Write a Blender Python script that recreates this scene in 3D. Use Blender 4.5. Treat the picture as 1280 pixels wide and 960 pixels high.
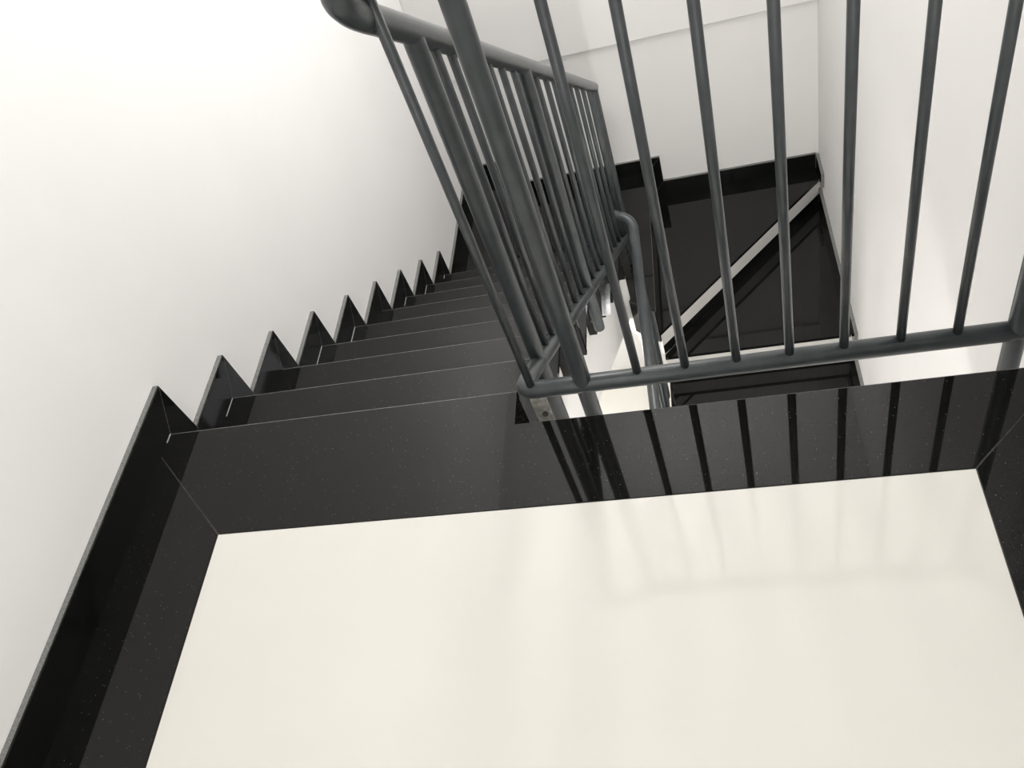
import bpy, bmesh, math
from mathutils import Matrix, Vector

S = bpy.context.scene
COL = S.collection
for o in list(bpy.data.objects):
    bpy.data.objects.remove(o, do_unlink=True)

# ------------------------------------------------------------------ camera
cam_d = bpy.data.cameras.new('camera')
cam_d.sensor_width = 36.0
cam_d.lens = 1066.28 / 1280.0 * 36.0
cam_d.clip_start = 0.02
cam = bpy.data.objects.new('camera', cam_d)
COL.objects.link(cam)
RX = Vector((0.96029683, 0.06395455, -0.27155077))      # image right
RD = Vector((-0.12056609, -0.78263968, -0.61068727))    # image down
RF = Vector((-0.25158264, 0.61918086, -0.74385565))     # view direction
M = Matrix((RX, -RD, -RF)).transposed().to_4x4()
M.translation = Vector((0, 0, 1.5))
cam.matrix_world = M
S.camera = cam

# ------------------------------------------------------------------ world and lights
w = bpy.data.worlds.new('world')
w.use_nodes = True
w.node_tree.nodes['Background'].inputs[0].default_value = (0.9, 0.95, 1.0, 1)
w.node_tree.nodes['Background'].inputs[1].default_value = 0.3
S.world = w


YB_L = -1.3


def area(name, loc, size, energy, color=(1, 1, 1), rot=(0, 0, 0), sy=None):
    d = bpy.data.lights.new(name, 'AREA')
    d.energy = energy
    d.color = color
    d.size = size
    if sy:
        d.shape = 'RECTANGLE'
        d.size_y = sy
    o = bpy.data.objects.new(name, d)
    o.location = loc
    o.rotation_euler = rot
    COL.objects.link(o)
    return o


# unseen fill panels added behind the landing and high on the right wall, ceiling lights over landing and stairwell, an added fill on the storey below
area('fill_light', (-0.15, YB_L + 0.02, 1.75), 1.5, 9, (0.99, 0.985, 0.98), (math.radians(90), 0, 0), 1.5)
area('fill_light', (0.63, 3.78, 1.65), 1.0, 24, (0.97, 0.985, 1.0), (0, math.radians(90), 0), 1.0)
area('ceiling_light', (-0.15, -0.30, 2.74), 0.5, 7, (1.0, 0.965, 0.92))


def point(loc, energy, r):
    d = bpy.data.lights.new('point_light', 'POINT')
    d.energy = energy
    d.color = (1.0, 0.985, 0.955)
    d.shadow_soft_size = r
    o = bpy.data.objects.new('point_light', d)
    o.location = loc
    COL.objects.link(o)


point((-0.35, 3.0, 1.95), 40, 0.16)      # unseen lamp high in the stairwell
point((0.0, -0.05, -0.93), 60, 0.10)     # under the landing, over the returning flight
point((-1.25, 3.3, -2.45), 19, 0.12)      # fill added under the winder steps to brighten the storey below

S.view_settings.view_transform = 'Standard'
S.view_settings.look = 'None'
S.view_settings.gamma = 1.0
S.view_settings.use_curve_mapping = False
S.view_settings.exposure = 0.37


# ------------------------------------------------------------------ materials
def new_mat(name):
    m = bpy.data.materials.new(name)
    m.use_nodes = True
    return m, m.node_tree, m.node_tree.nodes['Principled BSDF']


def mottled(name, c1, c2, scale, rough, bump=0.0, bscale=200.0, spec=0.5):
    m, nt, b = new_mat(name)
    tc = nt.nodes.new('ShaderNodeTexCoord')
    n = nt.nodes.new('ShaderNodeTexNoise')
    n.inputs['Scale'].default_value = scale
    n.inputs['Detail'].default_value = 6
    nt.links.new(tc.outputs['Object'], n.inputs['Vector'])
    r = nt.nodes.new('ShaderNodeValToRGB')
    r.color_ramp.elements[0].position = 0.35
    r.color_ramp.elements[1].position = 0.65
    r.color_ramp.elements[0].color = (*c1, 1)
    r.color_ramp.elements[1].color = (*c2, 1)
    nt.links.new(n.outputs['Fac'], r.inputs['Fac'])
    nt.links.new(r.outputs['Color'], b.inputs['Base Color'])
    b.inputs['Roughness'].default_value = rough
    b.inputs['Specular IOR Level'].default_value = spec
    if bump:
        n2 = nt.nodes.new('ShaderNodeTexNoise')
        n2.inputs['Scale'].default_value = bscale
        nt.links.new(tc.outputs['Object'], n2.inputs['Vector'])
        bp = nt.nodes.new('ShaderNodeBump')
        bp.inputs['Strength'].default_value = bump
        bp.inputs['Distance'].default_value = 0.002
        nt.links.new(n2.outputs['Fac'], bp.inputs['Height'])
        nt.links.new(bp.outputs['Normal'], b.inputs['Normal'])
    return m


def granite_mat():
    m, nt, b = new_mat('black_polished_granite')
    tc = nt.nodes.new('ShaderNodeTexCoord')
    # fine crystalline grain
    n = nt.nodes.new('ShaderNodeTexNoise')
    n.inputs['Scale'].default_value = 420
    n.inputs['Detail'].default_value = 3
    nt.links.new(tc.outputs['Object'], n.inputs['Vector'])
    r = nt.nodes.new('ShaderNodeValToRGB')
    r.color_ramp.elements[0].position = 0.38
    r.color_ramp.elements[1].position = 0.72
    r.color_ramp.elements[0].color = (0.0035, 0.0038, 0.0038, 1)
    r.color_ramp.elements[1].color = (0.012, 0.0118, 0.011, 1)
    nt.links.new(n.outputs['Fac'], r.inputs['Fac'])
    # sparse bright mineral flecks
    v = nt.nodes.new('ShaderNodeTexVoronoi')
    v.inputs['Scale'].default_value = 150
    nt.links.new(tc.outputs['Object'], v.inputs['Vector'])
    lt = nt.nodes.new('ShaderNodeMath'); lt.operation = 'LESS_THAN'
    lt.inputs[1].default_value = 0.13
    nt.links.new(v.outputs['Distance'], lt.inputs[0])
    sep = nt.nodes.new('ShaderNodeSeparateColor')
    nt.links.new(v.outputs['Color'], sep.inputs[0])
    gt = nt.nodes.new('ShaderNodeMath'); gt.operation = 'GREATER_THAN'
    gt.inputs[1].default_value = 0.80
    nt.links.new(sep.outputs[0], gt.inputs[0])
    mu = nt.nodes.new('ShaderNodeMath'); mu.operation = 'MULTIPLY'
    nt.links.new(lt.outputs[0], mu.inputs[0])
    nt.links.new(gt.outputs[0], mu.inputs[1])
    mx = nt.nodes.new('ShaderNodeMix'); mx.data_type = 'RGBA'
    nt.links.new(mu.outputs[0], mx.inputs['Factor'])
    nt.links.new(r.outputs['Color'], mx.inputs['A'])
    mx.inputs['B'].default_value = (0.16, 0.16, 0.16, 1)
    nt.links.new(mx.outputs['Result'], b.inputs['Base Color'])
    b.inputs['Roughness'].default_value = 0.035
    b.inputs['IOR'].default_value = 1.385
    return m


MAT = {}
MAT['granite'] = granite_mat()
MAT['cut'] = mottled('sawn_granite_edge', (0.13, 0.13, 0.125), (0.26, 0.26, 0.25), 220, 0.55, 0.2, 500)
MAT['nosing'] = mottled('lit_granite_arris', (0.09, 0.09, 0.088), (0.19, 0.185, 0.18), 60, 0.5)  # pale chamfer colour carries the lit edge of the nosings
MAT['tile'] = mottled('cream_polished_tile', (0.765, 0.75, 0.70), (0.785, 0.77, 0.72), 3, 0.06)
MAT['wall'] = mottled('white_wall_paint', (0.85, 0.838, 0.825), (0.865, 0.853, 0.84), 2.5, 0.9, 0.08, 260, 0.15)
MAT['ceiling'] = mottled('white_ceiling_paint', (0.80, 0.80, 0.79), (0.82, 0.82, 0.81), 2.0, 0.8)
MAT['riser'] = mottled('white_painted_riser', (0.70, 0.69, 0.66), (0.74, 0.73, 0.70), 14, 0.45)
MAT['grout'] = mottled('grey_grout', (0.30, 0.29, 0.27), (0.42, 0.41, 0.38), 120, 0.9)
MAT['dgrout'] = mottled('dark_grout', (0.05, 0.05, 0.045), (0.10, 0.095, 0.085), 120, 0.9)
MAT['caulk'] = mottled('white_caulk', (0.42, 0.42, 0.41), (0.6, 0.6, 0.58), 90, 0.7)
MAT['rail'] = mottled('slate_grey_gloss_paint', (0.042, 0.049, 0.052), (0.056, 0.064, 0.067), 26, 0.30, 0.12, 120)
MAT['steel'] = None
m, nt, b = new_mat('brushed_steel')
b.inputs['Base Color'].default_value = (0.62, 0.62, 0.63, 1)
b.inputs['Metallic'].default_value = 1.0
tc = nt.nodes.new('ShaderNodeTexCoord')
mp = nt.nodes.new('ShaderNodeMapping')
mp.inputs['Scale'].default_value = (300, 8, 300)
nz = nt.nodes.new('ShaderNodeTexNoise')
nt.links.new(tc.outputs['Object'], mp.inputs['Vector'])
nt.links.new(mp.outputs['Vector'], nz.inputs['Vector'])
mr = nt.nodes.new('ShaderNodeMapRange')
mr.inputs['To Min'].default_value = 0.2
mr.inputs['To Max'].default_value = 0.38
nt.links.new(nz.outputs['Fac'], mr.inputs['Value'])
nt.links.new(mr.outputs['Result'], b.inputs['Roughness'])
MAT['steel'] = m
MAT['raw'] = mottled('weld_scarred_plate', (0.20, 0.20, 0.17), (0.38, 0.37, 0.33), 70, 0.6, 0.4, 150)


# ------------------------------------------------------------------ mesh helpers
def link(name, me, mats, parent=None):
    for mm in (mats if isinstance(mats, (list, tuple)) else [mats]):
        me.materials.append(MAT[mm])
    o = bpy.data.objects.new(name, me)
    COL.objects.link(o)
    if parent is not None:
        o.parent = parent
    return o


def prism_bm(poly, axis, a, b, bm=None):
    """poly: 2D outline in the plane across `axis`; extruded from a to b along it."""
    bm = bm or bmesh.new()

    def P(p, t):
        if axis == 'x':
            return (t, p[0], p[1])
        if axis == 'y':
            return (p[0], t, p[1])
        return (p[0], p[1], t)
    A = [bm.verts.new(P(p, a)) for p in poly]
    B = [bm.verts.new(P(p, b)) for p in poly]
    n = len(poly)
    bm.faces.new(A)
    bm.faces.new(B[::-1])
    for i in range(n):
        bm.faces.new((A[i], B[i], B[(i + 1) % n], A[(i + 1) % n]))
    bmesh.ops.recalc_face_normals(bm, faces=bm.faces)
    return bm


def finish(bm, name, mats, parent=None, bevel=0.0, seg=1, bevel_mat=None, smooth=False):
    if bevel:
        r = bmesh.ops.bevel(bm, geom=list(bm.edges), offset=bevel, segments=seg, affect='EDGES', profile=0.5)
        if bevel_mat is not None:
            for fc in r['faces']:
                fc.material_index = bevel_mat
    if smooth:
        for fc in bm.faces:
            fc.smooth = True
    me = bpy.data.meshes.new(name)
    bm.to_mesh(me)
    bm.free()
    return link(name, me, mats, parent)


def prism(name, poly, axis, a, b, mats, parent=None, bevel=0.0, seg=1, bevel_mat=None):
    return finish(prism_bm(poly, axis, a, b), name, mats, parent, bevel, seg, bevel_mat)


def box(name, x0, x1, y0, y1, z0, z1, mats, parent=None, bevel=0.0, seg=1, bevel_mat=None):
    return prism(name, [(x0, y0), (x1, y0), (x1, y1), (x0, y1)], 'z', z0, z1, mats, parent, bevel, seg, bevel_mat)


def tube_bm(path, r, seg=16, bm=None, rounded=False):
    bm = bm or bmesh.new()
    pts = [Vector(p) for p in path]
    n = len(pts)
    tang = []
    for i in range(n):
        a = pts[max(i - 1, 0)]
        c = pts[min(i + 1, n - 1)]
        tang.append((c - a).normalized())
    t0 = tang[0]
    ref = Vector((0, 0, 1)) if abs(t0.z) < 0.9 else Vector((1, 0, 0))
    nrm = t0.cross(ref).normalized()
    rad = [r] * n
    if rounded:   # domed ends
        P2, T2, R2 = [], [], []
        for k in (0.0, 0.35, 0.7, 0.9):
            ang = math.acos(1 - k) if k else 0
            P2.append(pts[0] - tang[0] * r * 0.6 * (1 - k)); T2.append(tang[0]); R2.append(max(r * math.sqrt(max(0, 1 - (1 - k) ** 2)), r * 0.05))
        P3, T3, R3 = [], [], []
        for k in (0.9, 0.7, 0.35, 0.0):
            P3.append(pts[-1] + tang[-1] * r * 0.6 * (1 - k)); T3.append(tang[-1]); R3.append(max(r * math.sqrt(max(0, 1 - (1 - k) ** 2)), r * 0.05))
        pts = P2 + pts + P3
        tang = T2 + tang + T3
        rad = R2 + rad + R3
        n = len(pts)
    rings = []
    for i in range(n):
        t = tang[i]
        nrm = (nrm - t * nrm.dot(t)).normalized()
        bi = t.cross(nrm)
        rings.append([bm.verts.new(pts[i] + (nrm * math.cos(2 * math.pi * k / seg) + bi * math.sin(2 * math.pi * k / seg)) * rad[i]) for k in range(seg)])
    for i in range(n - 1):
        for k in range(seg):
            f = bm.faces.new((rings[i][k], rings[i][(k + 1) % seg], rings[i + 1][(k + 1) % seg], rings[i + 1][k]))
            f.smooth = True
    bm.faces.new(rings[0][::-1])
    bm.faces.new(rings[-1])
    return bm


def tube(name, path, r, mat, parent=None, seg=16, rounded=False):
    bm = tube_bm(path, r, seg, None, rounded)
    bmesh.ops.recalc_face_normals(bm, faces=bm.faces)
    return finish(bm, name, mat, parent)


def spline(ctrl, per=8):
    """Catmull-Rom through the control points."""
    P = [Vector(c) for c in ctrl]
    P = [P[0] * 2 - P[1]] + P + [P[-1] * 2 - P[-2]]
    out = []
    for i in range(1, len(P) - 2):
        for k in range(per):
            t = k / per
            a, b2, c, d = P[i - 1], P[i], P[i + 1], P[i + 2]
            out.append(0.5 * ((2 * b2) + (c - a) * t + (2 * a - 5 * b2 + 4 * c - d) * t * t + (3 * b2 - a - 3 * c + d) * t ** 3))
    out.append(P[-2])
    return out


def fillet(pts, radii, n=10):
    """polyline with rounded corners"""
    P = [Vector(p) for p in pts]
    out = [P[0]]
    for i in range(1, len(P) - 1):
        r = radii[i - 1]
        a = (P[i - 1] - P[i]).normalized()
        c = (P[i + 1] - P[i]).normalized()
        p0 = P[i] + a * r
        p1 = P[i] + c * r
        for k in range(n + 1):
            t = k / n
            out.append(p0 * (1 - t) ** 2 + P[i] * 2 * t * (1 - t) + p1 * t * t)
    out.append(P[-1])
    return out


def empty(name, loc=(0, 0, 0)):
    o = bpy.data.objects.new(name, None)
    o.empty_display_size = 0.1
    o.location = loc
    COL.objects.link(o)
    return o


def tag(o, label, cat=None, group=None, kind=None):
    o['label'] = label
    if cat:
        o['category'] = cat
    if group:
        o['group'] = group
    if kind:
        o['kind'] = kind
    return o


# ------------------------------------------------------------------ key dimensions
RISE, GOING = 0.1835, 0.2583
Z = lambda n: -RISE * n
XL = -1.4385            # face of the skirting on the left wall
XLW = XL - 0.018
XR = 0.622              # face of the skirting on the right wall
XRW = XR + 0.018
YF = 4.315              # face of the skirting on the far wall
YFW = YF + 0.018
YN = 1.226              # first nosing
YV = 1.129              # landing edge along the void
XS = -0.494             # open side of the straight flight
XQ = -0.36              # open side of the flight coming back
YQ = 3.155              # winder pivot
YB = -1.3               # back wall
ZC = 2.75               # ceiling
ZB = -3.67              # floor of the storey below
TH = 0.02               # granite tread thickness
nos = lambda n: YN + GOING * n
SKH, SKO = 0.10, 0.0835  # skirting height and how far it runs past a nosing

# ------------------------------------------------------------------ walls, ceiling
tag(box('wall_left', XLW - 0.15, XLW, YB - 0.15, YFW + 0.15, ZB, ZC, 'wall'), 'tall plain white painted wall beside the descending straight flight', kind='structure')
tag(box('wall_right', XRW, XRW + 0.15, YB - 0.15, YFW + 0.15, ZB, ZC, 'wall'), 'white painted wall on the right beside the returning flight', kind='structure')
wf = tag(box('wall_far', XLW, XRW, YFW, YFW + 0.15, ZB, ZC, 'wall'), 'white far wall of the stairwell above the winder steps', kind='structure')
box('plaster_ledge', XLW, XRW, YFW - 0.018, YFW + 0.01, -0.957, ZC, 'wall', wf, 0.004)
tag(box('wall_back', XLW, XRW, YB - 0.15, YB, ZB, ZC, 'wall'), 'white wall behind the landing', kind='structure')
tag(box('ceiling', XLW - 0.15, XRW + 0.15, YB - 0.15, YFW + 0.15, ZC, ZC + 0.15, 'ceiling'), 'white ceiling over the stairwell', kind='structure')
tag(box('floor_lower', XLW - 0.15, XRW + 0.15, YB - 0.15, YFW + 0.15, ZB - 0.15, ZB, 'tile'), 'pale floor of the storey below seen down the gap between flights', kind='structure')

# ------------------------------------------------------------------ landing floor
fl = tag(empty('floor'), 'landing floor of cream tile with a black granite border', kind='structure')
XT0, XT1, YT = -1.1955, 0.4086, 0.9091
g = 0.0011
prism('landing_slab', [(XLW, YB), (XRW, YB), (XRW, YV - 0.004), (XS - 0.006, YV - 0.004), (XS - 0.006, YN - 0.012), (XLW, YN - 0.012)], 'z', -0.26, -TH - 0.002, 'wall', fl)
box('shade_beam', XLW + 0.001, XRW - 0.001, 0.93, YV - 0.004, -0.70, -0.26, 'wall', fl)  # unseen downstand added to set the lower lamp's cutoff on the right wall
prism('grout_bed', [(XLW, YB), (XRW, YB), (XRW, YV - 0.006), (XS - 0.003, YV - 0.006), (XS - 0.003, YN - 0.016), (XLW, YN - 0.016)], 'z', -TH - 0.0015, -0.0022, 'dgrout', fl)
box('side_plate', XS - 0.0058, XS, YV - 0.002, YN - 0.026, -0.30, -TH - 0.0005, 'granite', fl)
YTB = YB + 0.25
box('cream_tile', XT0 + g, XT1 - g, YTB + g, YT - g, -TH, 0, 'tile', fl, 0.0008)


def slab(name, poly, parent, z=0.0, th=TH, nose=(), bev=0.0032):
    """granite slab; the top arris of the outline edges listed in `nose` is painted pale as a lit edge"""
    bm = prism_bm(poly, 'z', z - th, z)
    es = []
    for i in nose:
        p, q = poly[i], poly[(i + 1) % len(poly)]
        mx, my = (p[0] + q[0]) / 2, (p[1] + q[1]) / 2
        for e in bm.edges:
            m2 = (e.verts[0].co + e.verts[1].co) / 2
            if abs(m2.x - mx) < 1e-4 and abs(m2.y - my) < 1e-4 and abs(m2.z - z) < 1e-4:
                es.append(e)
    if es:
        r = bmesh.ops.bevel(bm, geom=es, offset=bev, segments=2, affect='EDGES', profile=0.5)
        for fc in r['faces']:
            fc.material_index = 1
    return finish(bm, name, ['granite', 'nosing'], parent)


ml = YT + (XT0 - XL)          # 45 degree mitres
mrr = YT + (XR - XT1)
slab('granite_border', [(XT0 + 2 * g, YT + g), (XT1 - 2 * g, YT + g), (XR, mrr), (XR, YV), (XS + 0.0005, YV), (XS + 0.0005, YN), (XL, YN), (XL, ml + g)], fl, nose=(3, 5))
slab('granite_border', [(XL, YTB - 0.2), (XT0 - g, YTB), (XT0 - g, YT - g), (XL, ml - 2 * g)], fl)
slab('granite_border', [(XT1 + g, YTB), (XR, YTB - 0.2), (XR, mrr - 2 * g), (XT1 + g, YT - g)], fl)
slab('granite_border', [(XL, YTB - 0.2 - 3 * g), (XL, YB), (XR, YB), (XR, YTB - 0.2 - 3 * g), (XT1, YTB - 2 * g), (XT0, YTB - 2 * g)], fl)
box('caulk', XL - 0.001, XL + 0.002, YN - 0.03, YN - 0.002, -0.001, 0.0012, 'caulk', fl)


# ------------------------------------------------------------------ stepped skirting
def stepped_skirting(root, inner, axis, face, back, dx=SKO, dz=SKH):
    """mitred granite strips along a stepped profile; the sawn top edges stay grey"""
    outer = [(p[0] + dx, p[1] + dz) for p in inner]
    outer[0] = (inner[0][0], inner[0][1] + dz)
    outer[-1] = (inner[-1][0], inner[-1][1] + dz)
    for i in range(len(inner) - 1):
        a, b2, c, d = inner[i], inner[i + 1], outer[i + 1], outer[i]
        cx = sum(p[0] for p in (a, b2, c, d)) / 4
        cz = sum(p[1] for p in (a, b2, c, d)) / 4
        horiz = abs(a[1] - b2[1]) < 1e-6
        q = []
        for p in (a, b2, c, d):
            # hairline joint: pull the strip in along its length
            if horiz:
                q.append((p[0] + (0.0009 if p[0] < cx else -0.0009), p[1]))
            else:
                q.append((p[0], p[1] + (0.0009 if p[1] < cz else -0.0009)))
        bm = prism_bm(q, axis, back, face)
        # chamfer the long outer edge and give the sawn edges the raw look
        top = Vector((0, q[3][0], q[3][1])) if axis == 'x' else Vector((q[3][0], 0, q[3][1]))
        for fc in bm.faces:
            nn = fc.normal
            along = nn.x if axis == 'x' else nn.y
            if abs(along) < 0.5:
                fc.material_index = 1
        es = []
        for e in bm.edges:
            m2 = (e.verts[0].co + e.verts[1].co) / 2
            pa = (m2.y, m2.z) if axis == 'x' else (m2.x, m2.z)
            mt = ((q[2][0] + q[3][0]) / 2, (q[2][1] + q[3][1]) / 2)
            t = m2.x if axis == 'x' else m2.y
            if abs(pa[0] - mt[0]) < 1e-4 and abs(pa[1] - mt[1]) < 1e-4 and abs(t - face) < 1e-4:
                es.append(e)
        if es:
            bmesh.ops.bevel(bm, geom=es, offset=0.003, segments=2, affect='EDGES', profile=0.5)
        finish(bm, 'skirting_strip', ['granite', 'cut'], root)


bl = tag(empty('baseboard_left', (XL, YN, 0)), 'black granite skirting stepping down along the left wall', kind='structure')
bl.location = (0, 0, 0)
prof = [(YB, 0.0)]
for n in range(0, 9):
    prof.append((nos(n), Z(n)))
    prof.append((nos(n), Z(n + 1)))
prof.append((YF, Z(9)))
stepped_skirting(bl, prof, 'x', XL, XLW)

XD = -1.27   # where the 9|10 winder meets the far wall
bf = tag(empty('baseboard_far'), 'black granite skirting stepping down along the far wall', kind='structure')
stepped_skirting(bf, [(XL , Z(9)), (XD, Z(9)), (XD, Z(10)), (XQ, Z(10)), (XQ, Z(11)), (XR, Z(11))], 'y', YF, YFW)

br = tag(empty('baseboard_right'), 'black granite skirting pieces beside the returning flight on the right wall', kind='structure')


def plain_skirt(y0, y1, z):
    bm = prism_bm([(y0, z), (y1, z), (y1, z + SKH), (y0, z + SKH)], 'x', XR, XRW)
    for fc in bm.faces:
        if abs(fc.normal.x) < 0.5:
            fc.material_index = 1
    finish(bm, 'skirting_strip', ['granite', 'cut'], br)


YW = 4.205   # where the 11|12 diagonal meets the right wall
YL = 3.131   # nosing of level 12
plain_skirt(YW - SKO, YF, Z(11))
plain_skirt(YL - SKO, YW, Z(12))
for k in range(1, 8):
    plain_skirt(YL - GOING * k - SKO, YL - GOING * (k - 1) - 0.001, Z(12 + k))
plain_skirt(YB, YV - 0.002, 0.0)


# ------------------------------------------------------------------ straight flight going down
def riser(parent, p, q, z0, z1, thick=0.02, back=(0, 1), mat='riser'):
    """white riser between plan points p and q with a black strip along its foot"""
    pv, qv = Vector((*p, 0)), Vector((*q, 0))
    n = Vector((*back, 0))
    hs = 0.068
    a, b2 = pv, qv
    c, d = qv + n * thick, pv + n * thick
    r = prism('riser', [(v.x, v.y) for v in (a, b2, c, d)], 'z', z0, z1, mat, parent)
    if mat == 'granite':
        return r
    f = -n * 0.002
    a, b2 = pv + f, qv + f
    c, d = qv - n * 0.0001, pv - n * 0.0001
    prism('foot_strip', [(v.x, v.y) for v in (a, b2, c, d)], 'z', z0, z0 + hs, 'granite', r)
    return r


sf = tag(empty('stair_flight'), 'straight flight of black granite steps descending along the left wall from the landing', 'stairs')
for n in range(1, 9):
    t = slab('tread', [(XL, nos(n - 1) - 0.012), (XS, nos(n - 1) - 0.012), (XS, nos(n)), (XL, nos(n))], sf, Z(n), nose=(2,))
    if n not in (2, 5):
        ln = [0, .07, .08, .12, .09, .05, .06, .08, .03][n]
        box('caulk', XL - 0.001, XL + 0.0018, nos(n) - ln, nos(n) - 0.004, Z(n) - 0.001, Z(n) + 0.0014, 'caulk', t)
for n in range(0, 9):
    riser(sf, (XL, nos(n) - 0.006), (XS, nos(n) - 0.006), Z(n + 1) - 0.03, Z(n) - TH, back=(0, -1), mat='granite')
# painted concrete waist under the steps: stepped top, sloping soffit
top = []
for n in range(1, 9):
    top += [(nos(n - 1) - 0.030, Z(n) - TH - 0.001), (nos(n) - 0.030, Z(n) - TH - 0.001)]
sl = RISE / GOING
soff = lambda y: -(y - YN) * sl - 0.53
body = top + [(nos(8) - 0.03, soff(nos(8))), (nos(0) - 0.03, soff(nos(0)))]
prism('waist_slab', body, 'x', XLW + 0.0005, XS - 0.03, 'wall', sf)

# ------------------------------------------------------------------ winder steps
ws = tag(empty('winder_steps'), 'black winder steps turning in the far corners at the foot of the straight flight', 'stairs')
PB = (XS, 3.262)
P9 = [(XL, nos(8) - 0.012), (XS, nos(8) - 0.012), (XS, nos(8) + 0.004), (XD, YF), (XL, YF)]
P10 = [(XS, nos(8) - 0.03), (XS, nos(8) + 0.0), (XD - 0.03, YF), (XQ, YF), (XQ, YQ)]
P11 = [(XQ - 0.012, YQ), (XQ - 0.012, YF), (XR, YF), (XR, YW), (XQ, YQ)]
slab('tread', P9, ws, Z(9), nose=(2,), bev=0.002)
slab('tread', P10, ws, Z(10), nose=(3,), bev=0.0015)
slab('tread', P11, ws, Z(11))


def perp(p, q, side):
    d = Vector((q[0] - p[0], q[1] - p[1])).normalized()
    return (-d.y * side, d.x * side)


p, q = (XS - 0.006, nos(8)), (XD - 0.006, YF)
riser(ws, p, q, Z(10) , Z(9) - TH, back=perp(p, q, 1))
riser(ws, (XQ - 0.005, YQ + 0.005), (XQ - 0.005, YF), Z(11), Z(10) - TH, back=(-1, 0), mat='granite')
p, q = (XQ, YQ + 0.006), (XR, YW + 0.006)
riser(ws, p, q, Z(12) , Z(11) - TH, back=perp(p, q, 1))
prism('corner_body', [((XLW + 0.001), nos(8) - 0.025), (XS, nos(8) - 0.025), (XS, nos(8) - 0.01), (XD - 0.04, (YFW - 0.001)), ((XLW + 0.001), (YFW - 0.001))], 'z', Z(9) - 0.34, Z(9) - TH - 0.001, 'wall', ws)
prism('corner_body', [(XS - 0.002, nos(8) - 0.024), (XS - 0.002, nos(8) - 0.0), (XD - 0.05, (YFW - 0.001)), (XQ - 0.03, (YFW - 0.001)), (XQ - 0.03, YQ + 0.03)], 'z', Z(10) - 0.34, Z(10) - TH - 0.001, 'wall', ws)
prism('corner_body', [(XQ + 0.001, YQ + 0.03), (XQ + 0.001, (YFW - 0.001)), ((XRW - 0.001), (YFW - 0.001)), ((XRW - 0.001), YW + 0.04)], 'z', Z(11) - 0.34, Z(11) - TH - 0.001, 'wall', ws)
prism('corner_body', [(XQ + 0.002, YQ + 0.004), (XRW - 0.001, YW + 0.038), (XRW - 0.001, YL + 0.031), (XQ + 0.002, YL + 0.031)][::-1], 'z', Z(12) - 0.34, Z(12) - TH - 0.001, 'wall', ws)
# black fascia on the short open edge of the middle winder
p, q = Vector((XS, nos(8) - 0.03)), Vector((XQ, YQ))
nn = perp(p, q, -1)
pq = [(p.x, p.y), (q.x, q.y), (q.x + nn[0] * 0.012, q.y + nn[1] * 0.012), (p.x + nn[0] * 0.012, p.y + nn[1] * 0.012)]
prism('side_plate', pq, 'z', Z(11) - 0.065, Z(10) - 0.002, ['granite', 'cut'], ws, 0.001, 1, 1)

# ------------------------------------------------------------------ flight coming back below the landing
lf = tag(empty('stair_flight'), 'lower black steps with white risers coming back beneath the landing railing', 'stairs')
slab('tread', [(XQ + 0.0005, YQ), (XR, YW + 0.012), (XR, YL), (XQ + 0.0005, YL)], lf, Z(12))
top = []
for k in range(1, 8):
    y1, y0 = YL - GOING * (k - 1), YL - GOING * k
    slab('tread', [(XQ, y0), (XR, y0), (XR, y1 + 0.012), (XQ, y1 + 0.012)], lf, Z(12 + k))
for k in range(0, 7):
    y = YL - GOING * k
    riser(lf, (XQ + 0.002, y + 0.006), (XR, y + 0.006), Z(13 + k) , Z(12 + k) - TH, back=(0, 1))
prof2 = []
for k in range(0, 8):
    prof2.append((YL + 0.03 - GOING * k, Z(12 + k) - TH - 0.001))
    if k < 7:
        prof2.append((YL + 0.03 - GOING * k, Z(13 + k) - TH - 0.001))
prof2 += [(YL + 0.03 - GOING * 7, Z(19) - 0.17), (YL + 0.03, Z(12) - 0.34)]
prof2 = prof2[1:]
prism('waist_slab', [(a, b2) for a, b2 in prof2], 'x', XQ + 0.002, XRW - 0.001, 'wall', lf)


# ------------------------------------------------------------------ railing of the landing and the straight flight
rl = tag(empty('stair_railing'), 'slate grey tube railing along the landing edge and down the straight flight', 'railing')
XA, YA = -0.468, 1.198            # railing lines
ZBOT, ZTOP = 0.031, 1.030         # rails over the landing edge
hz = lambda y: 0.811 - 0.705 * (y - 1.399)      # handrail on the flight
bz = lambda y: -0.0995 - 0.712 * (y - 1.399)     # bottom rail on the flight
YEND = 3.56
XEND = 0.62
hand = [(XA, YEND, hz(YEND)), (XA, 1.255, hz(1.255)), (XA, 1.195, hz(1.195)), (XA - 0.001, 1.158, 0.988), (XA, 1.144, 1.014), (XA + 0.016, 1.149, 1.037), (XA + 0.06, 1.170, 1.043), (XA + 0.14, YA, ZTOP)]
pth = [Vector(hand[0]) * (1 - t / 12) + Vector(hand[1]) * (t / 12) for t in range(12)] + spline(hand[1:], 8) + [Vector((XEND, YA, ZTOP))]
tube('handrail', pth, 0.0238, 'rail', rl, 20)
pb = fillet([(XA, YEND, bz(YEND)), (XA, 1.250, bz(1.250)), (XA, YA, ZBOT), (XEND, YA, ZBOT)], [0.02, 0.035], 8)
tube('bottom_rail', pb, 0.0210, 'rail', rl, 18)
BR, PR = 0.0095, 0.0200


def bar(name, x, y, z0, z1, r, parent, rounded=False, seg=12):
    return tube(name, [(x, y, z0), (x, y, (z0 + z1) / 2), (x, y, z1)], r, 'rail', parent, seg, rounded)


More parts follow.
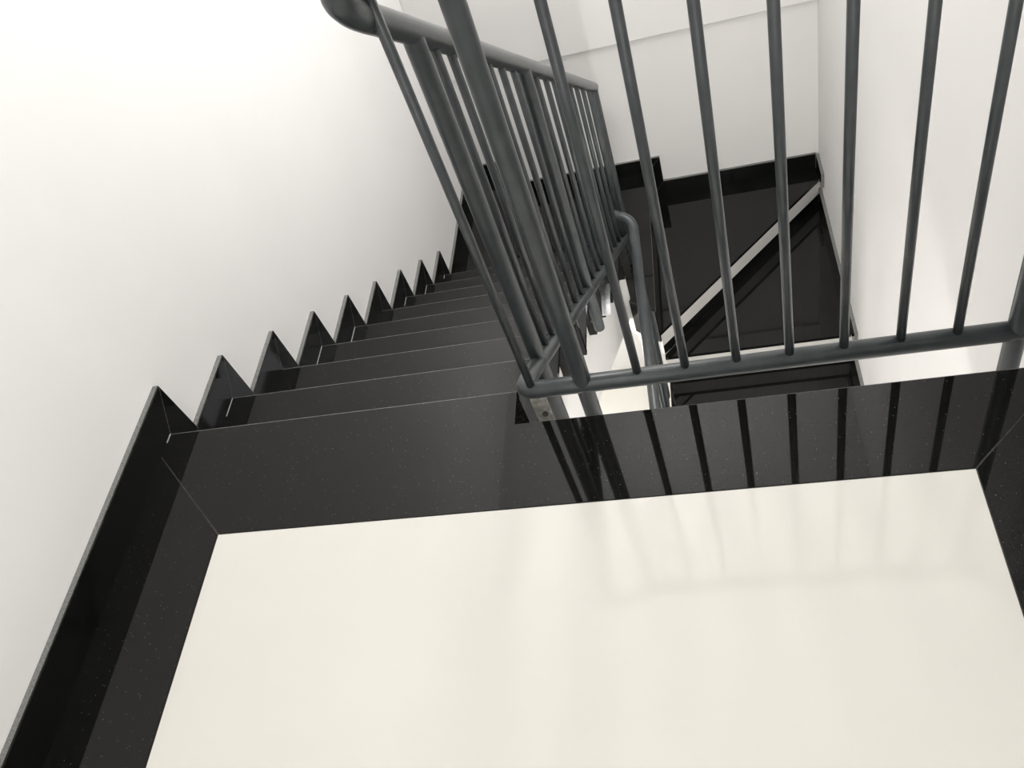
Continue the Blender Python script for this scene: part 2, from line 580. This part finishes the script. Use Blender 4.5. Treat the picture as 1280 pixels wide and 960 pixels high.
for x in (-0.446, -0.204, -0.100, 0.008, 0.117, 0.225, 0.334, 0.440):
    bar('baluster', x, YA, ZBOT + 0.004, ZTOP - 0.01, BR, rl)
for x in (-0.328, 0.551):
    bar('post', x, YA, -0.16, ZTOP - 0.01, PR, rl, True, 18)
for y in (1.478, 1.569, 1.656, 1.738, 1.827, 1.940, 2.060, 2.325, 2.469, 2.602, 2.901, 3.055, 3.209, 3.374):
    bar('baluster', XA, y, bz(y) + 0.004, hz(y) - 0.012, BR, rl)
for y in (1.383, 2.186, 2.757, 3.538):
    p_ = bar('post', XA, y, bz(y) - (0.33 if y < 1.5 else 0.20), hz(y) - 0.012, PR, rl, True, 18)
    # short stub welding the post to the side of the flight
    tube('bracket_stub', [(XS + 0.001, y, bz(y) - 0.15), (XA - 0.012, y, bz(y) - 0.15)], 0.011, 'rail', p_, 10)
bar('baluster', XA, 3.46, bz(3.46) + 0.004, hz(3.46) - 0.012, BR, rl)
# raw fixing plate at the landing corner
pl = box('fixing_plate', -0.462, -0.424, 1.196, 1.203, -0.125, -0.004, 'raw', rl, 0.001)
tube('bolt', [(-0.438, 1.190, -0.058), (-0.438, 1.197, -0.058)], 0.007, 'dgrout', pl, 8)

# ------------------------------------------------------------------ railing of the returning flight
r2 = tag(empty('stair_railing'), 'lower slate grey railing seen from above beside the returning flight', 'railing')
X2 = -0.385
h2 = lambda y: -1.30 - 0.71 * (3.18 - y)
b2z = lambda y: h2(y) - 0.84
YE2 = 1.75
path2 = fillet([(-0.475, 3.275, -1.245), (X2, 3.235, -1.262), (X2, YE2, h2(YE2))], [0.055], 10)
tube('handrail', path2, 0.0255, 'rail', r2, 18)
tube('bottom_rail', [(X2, 3.06, b2z(3.06)), (X2, YE2, b2z(YE2))], 0.0205, 'rail', r2, 14)
y = 3.02
k = 0
while y > 1.8:
    if k % 5 == 0:
        bar('post', X2, y, b2z(y) - 0.16, h2(y) - 0.01, PR, r2, True, 16)
    else:
        bar('baluster', X2, y, b2z(y) + 0.004, h2(y) - 0.012, BR, r2)
    y -= 0.1292
    k += 1

# ------------------------------------------------------------------ polished steel strap in the gap between flights
bm = bmesh.new()
pts = []
for i in range(9):
    t = i / 8
    pts.append((2.30 + 0.17 * t, -0.915 + 0.018 * math.sin(math.pi * t)))
pts += [(p_[0], p_[1] - 0.004) for p_ in pts[::-1]]
so = finish(prism_bm(pts, 'x', -0.468, -0.434, bm), 'steel_strap', 'steel')
tag(so, 'small bowed polished steel strap in the gap beneath the flight railing', 'strap')
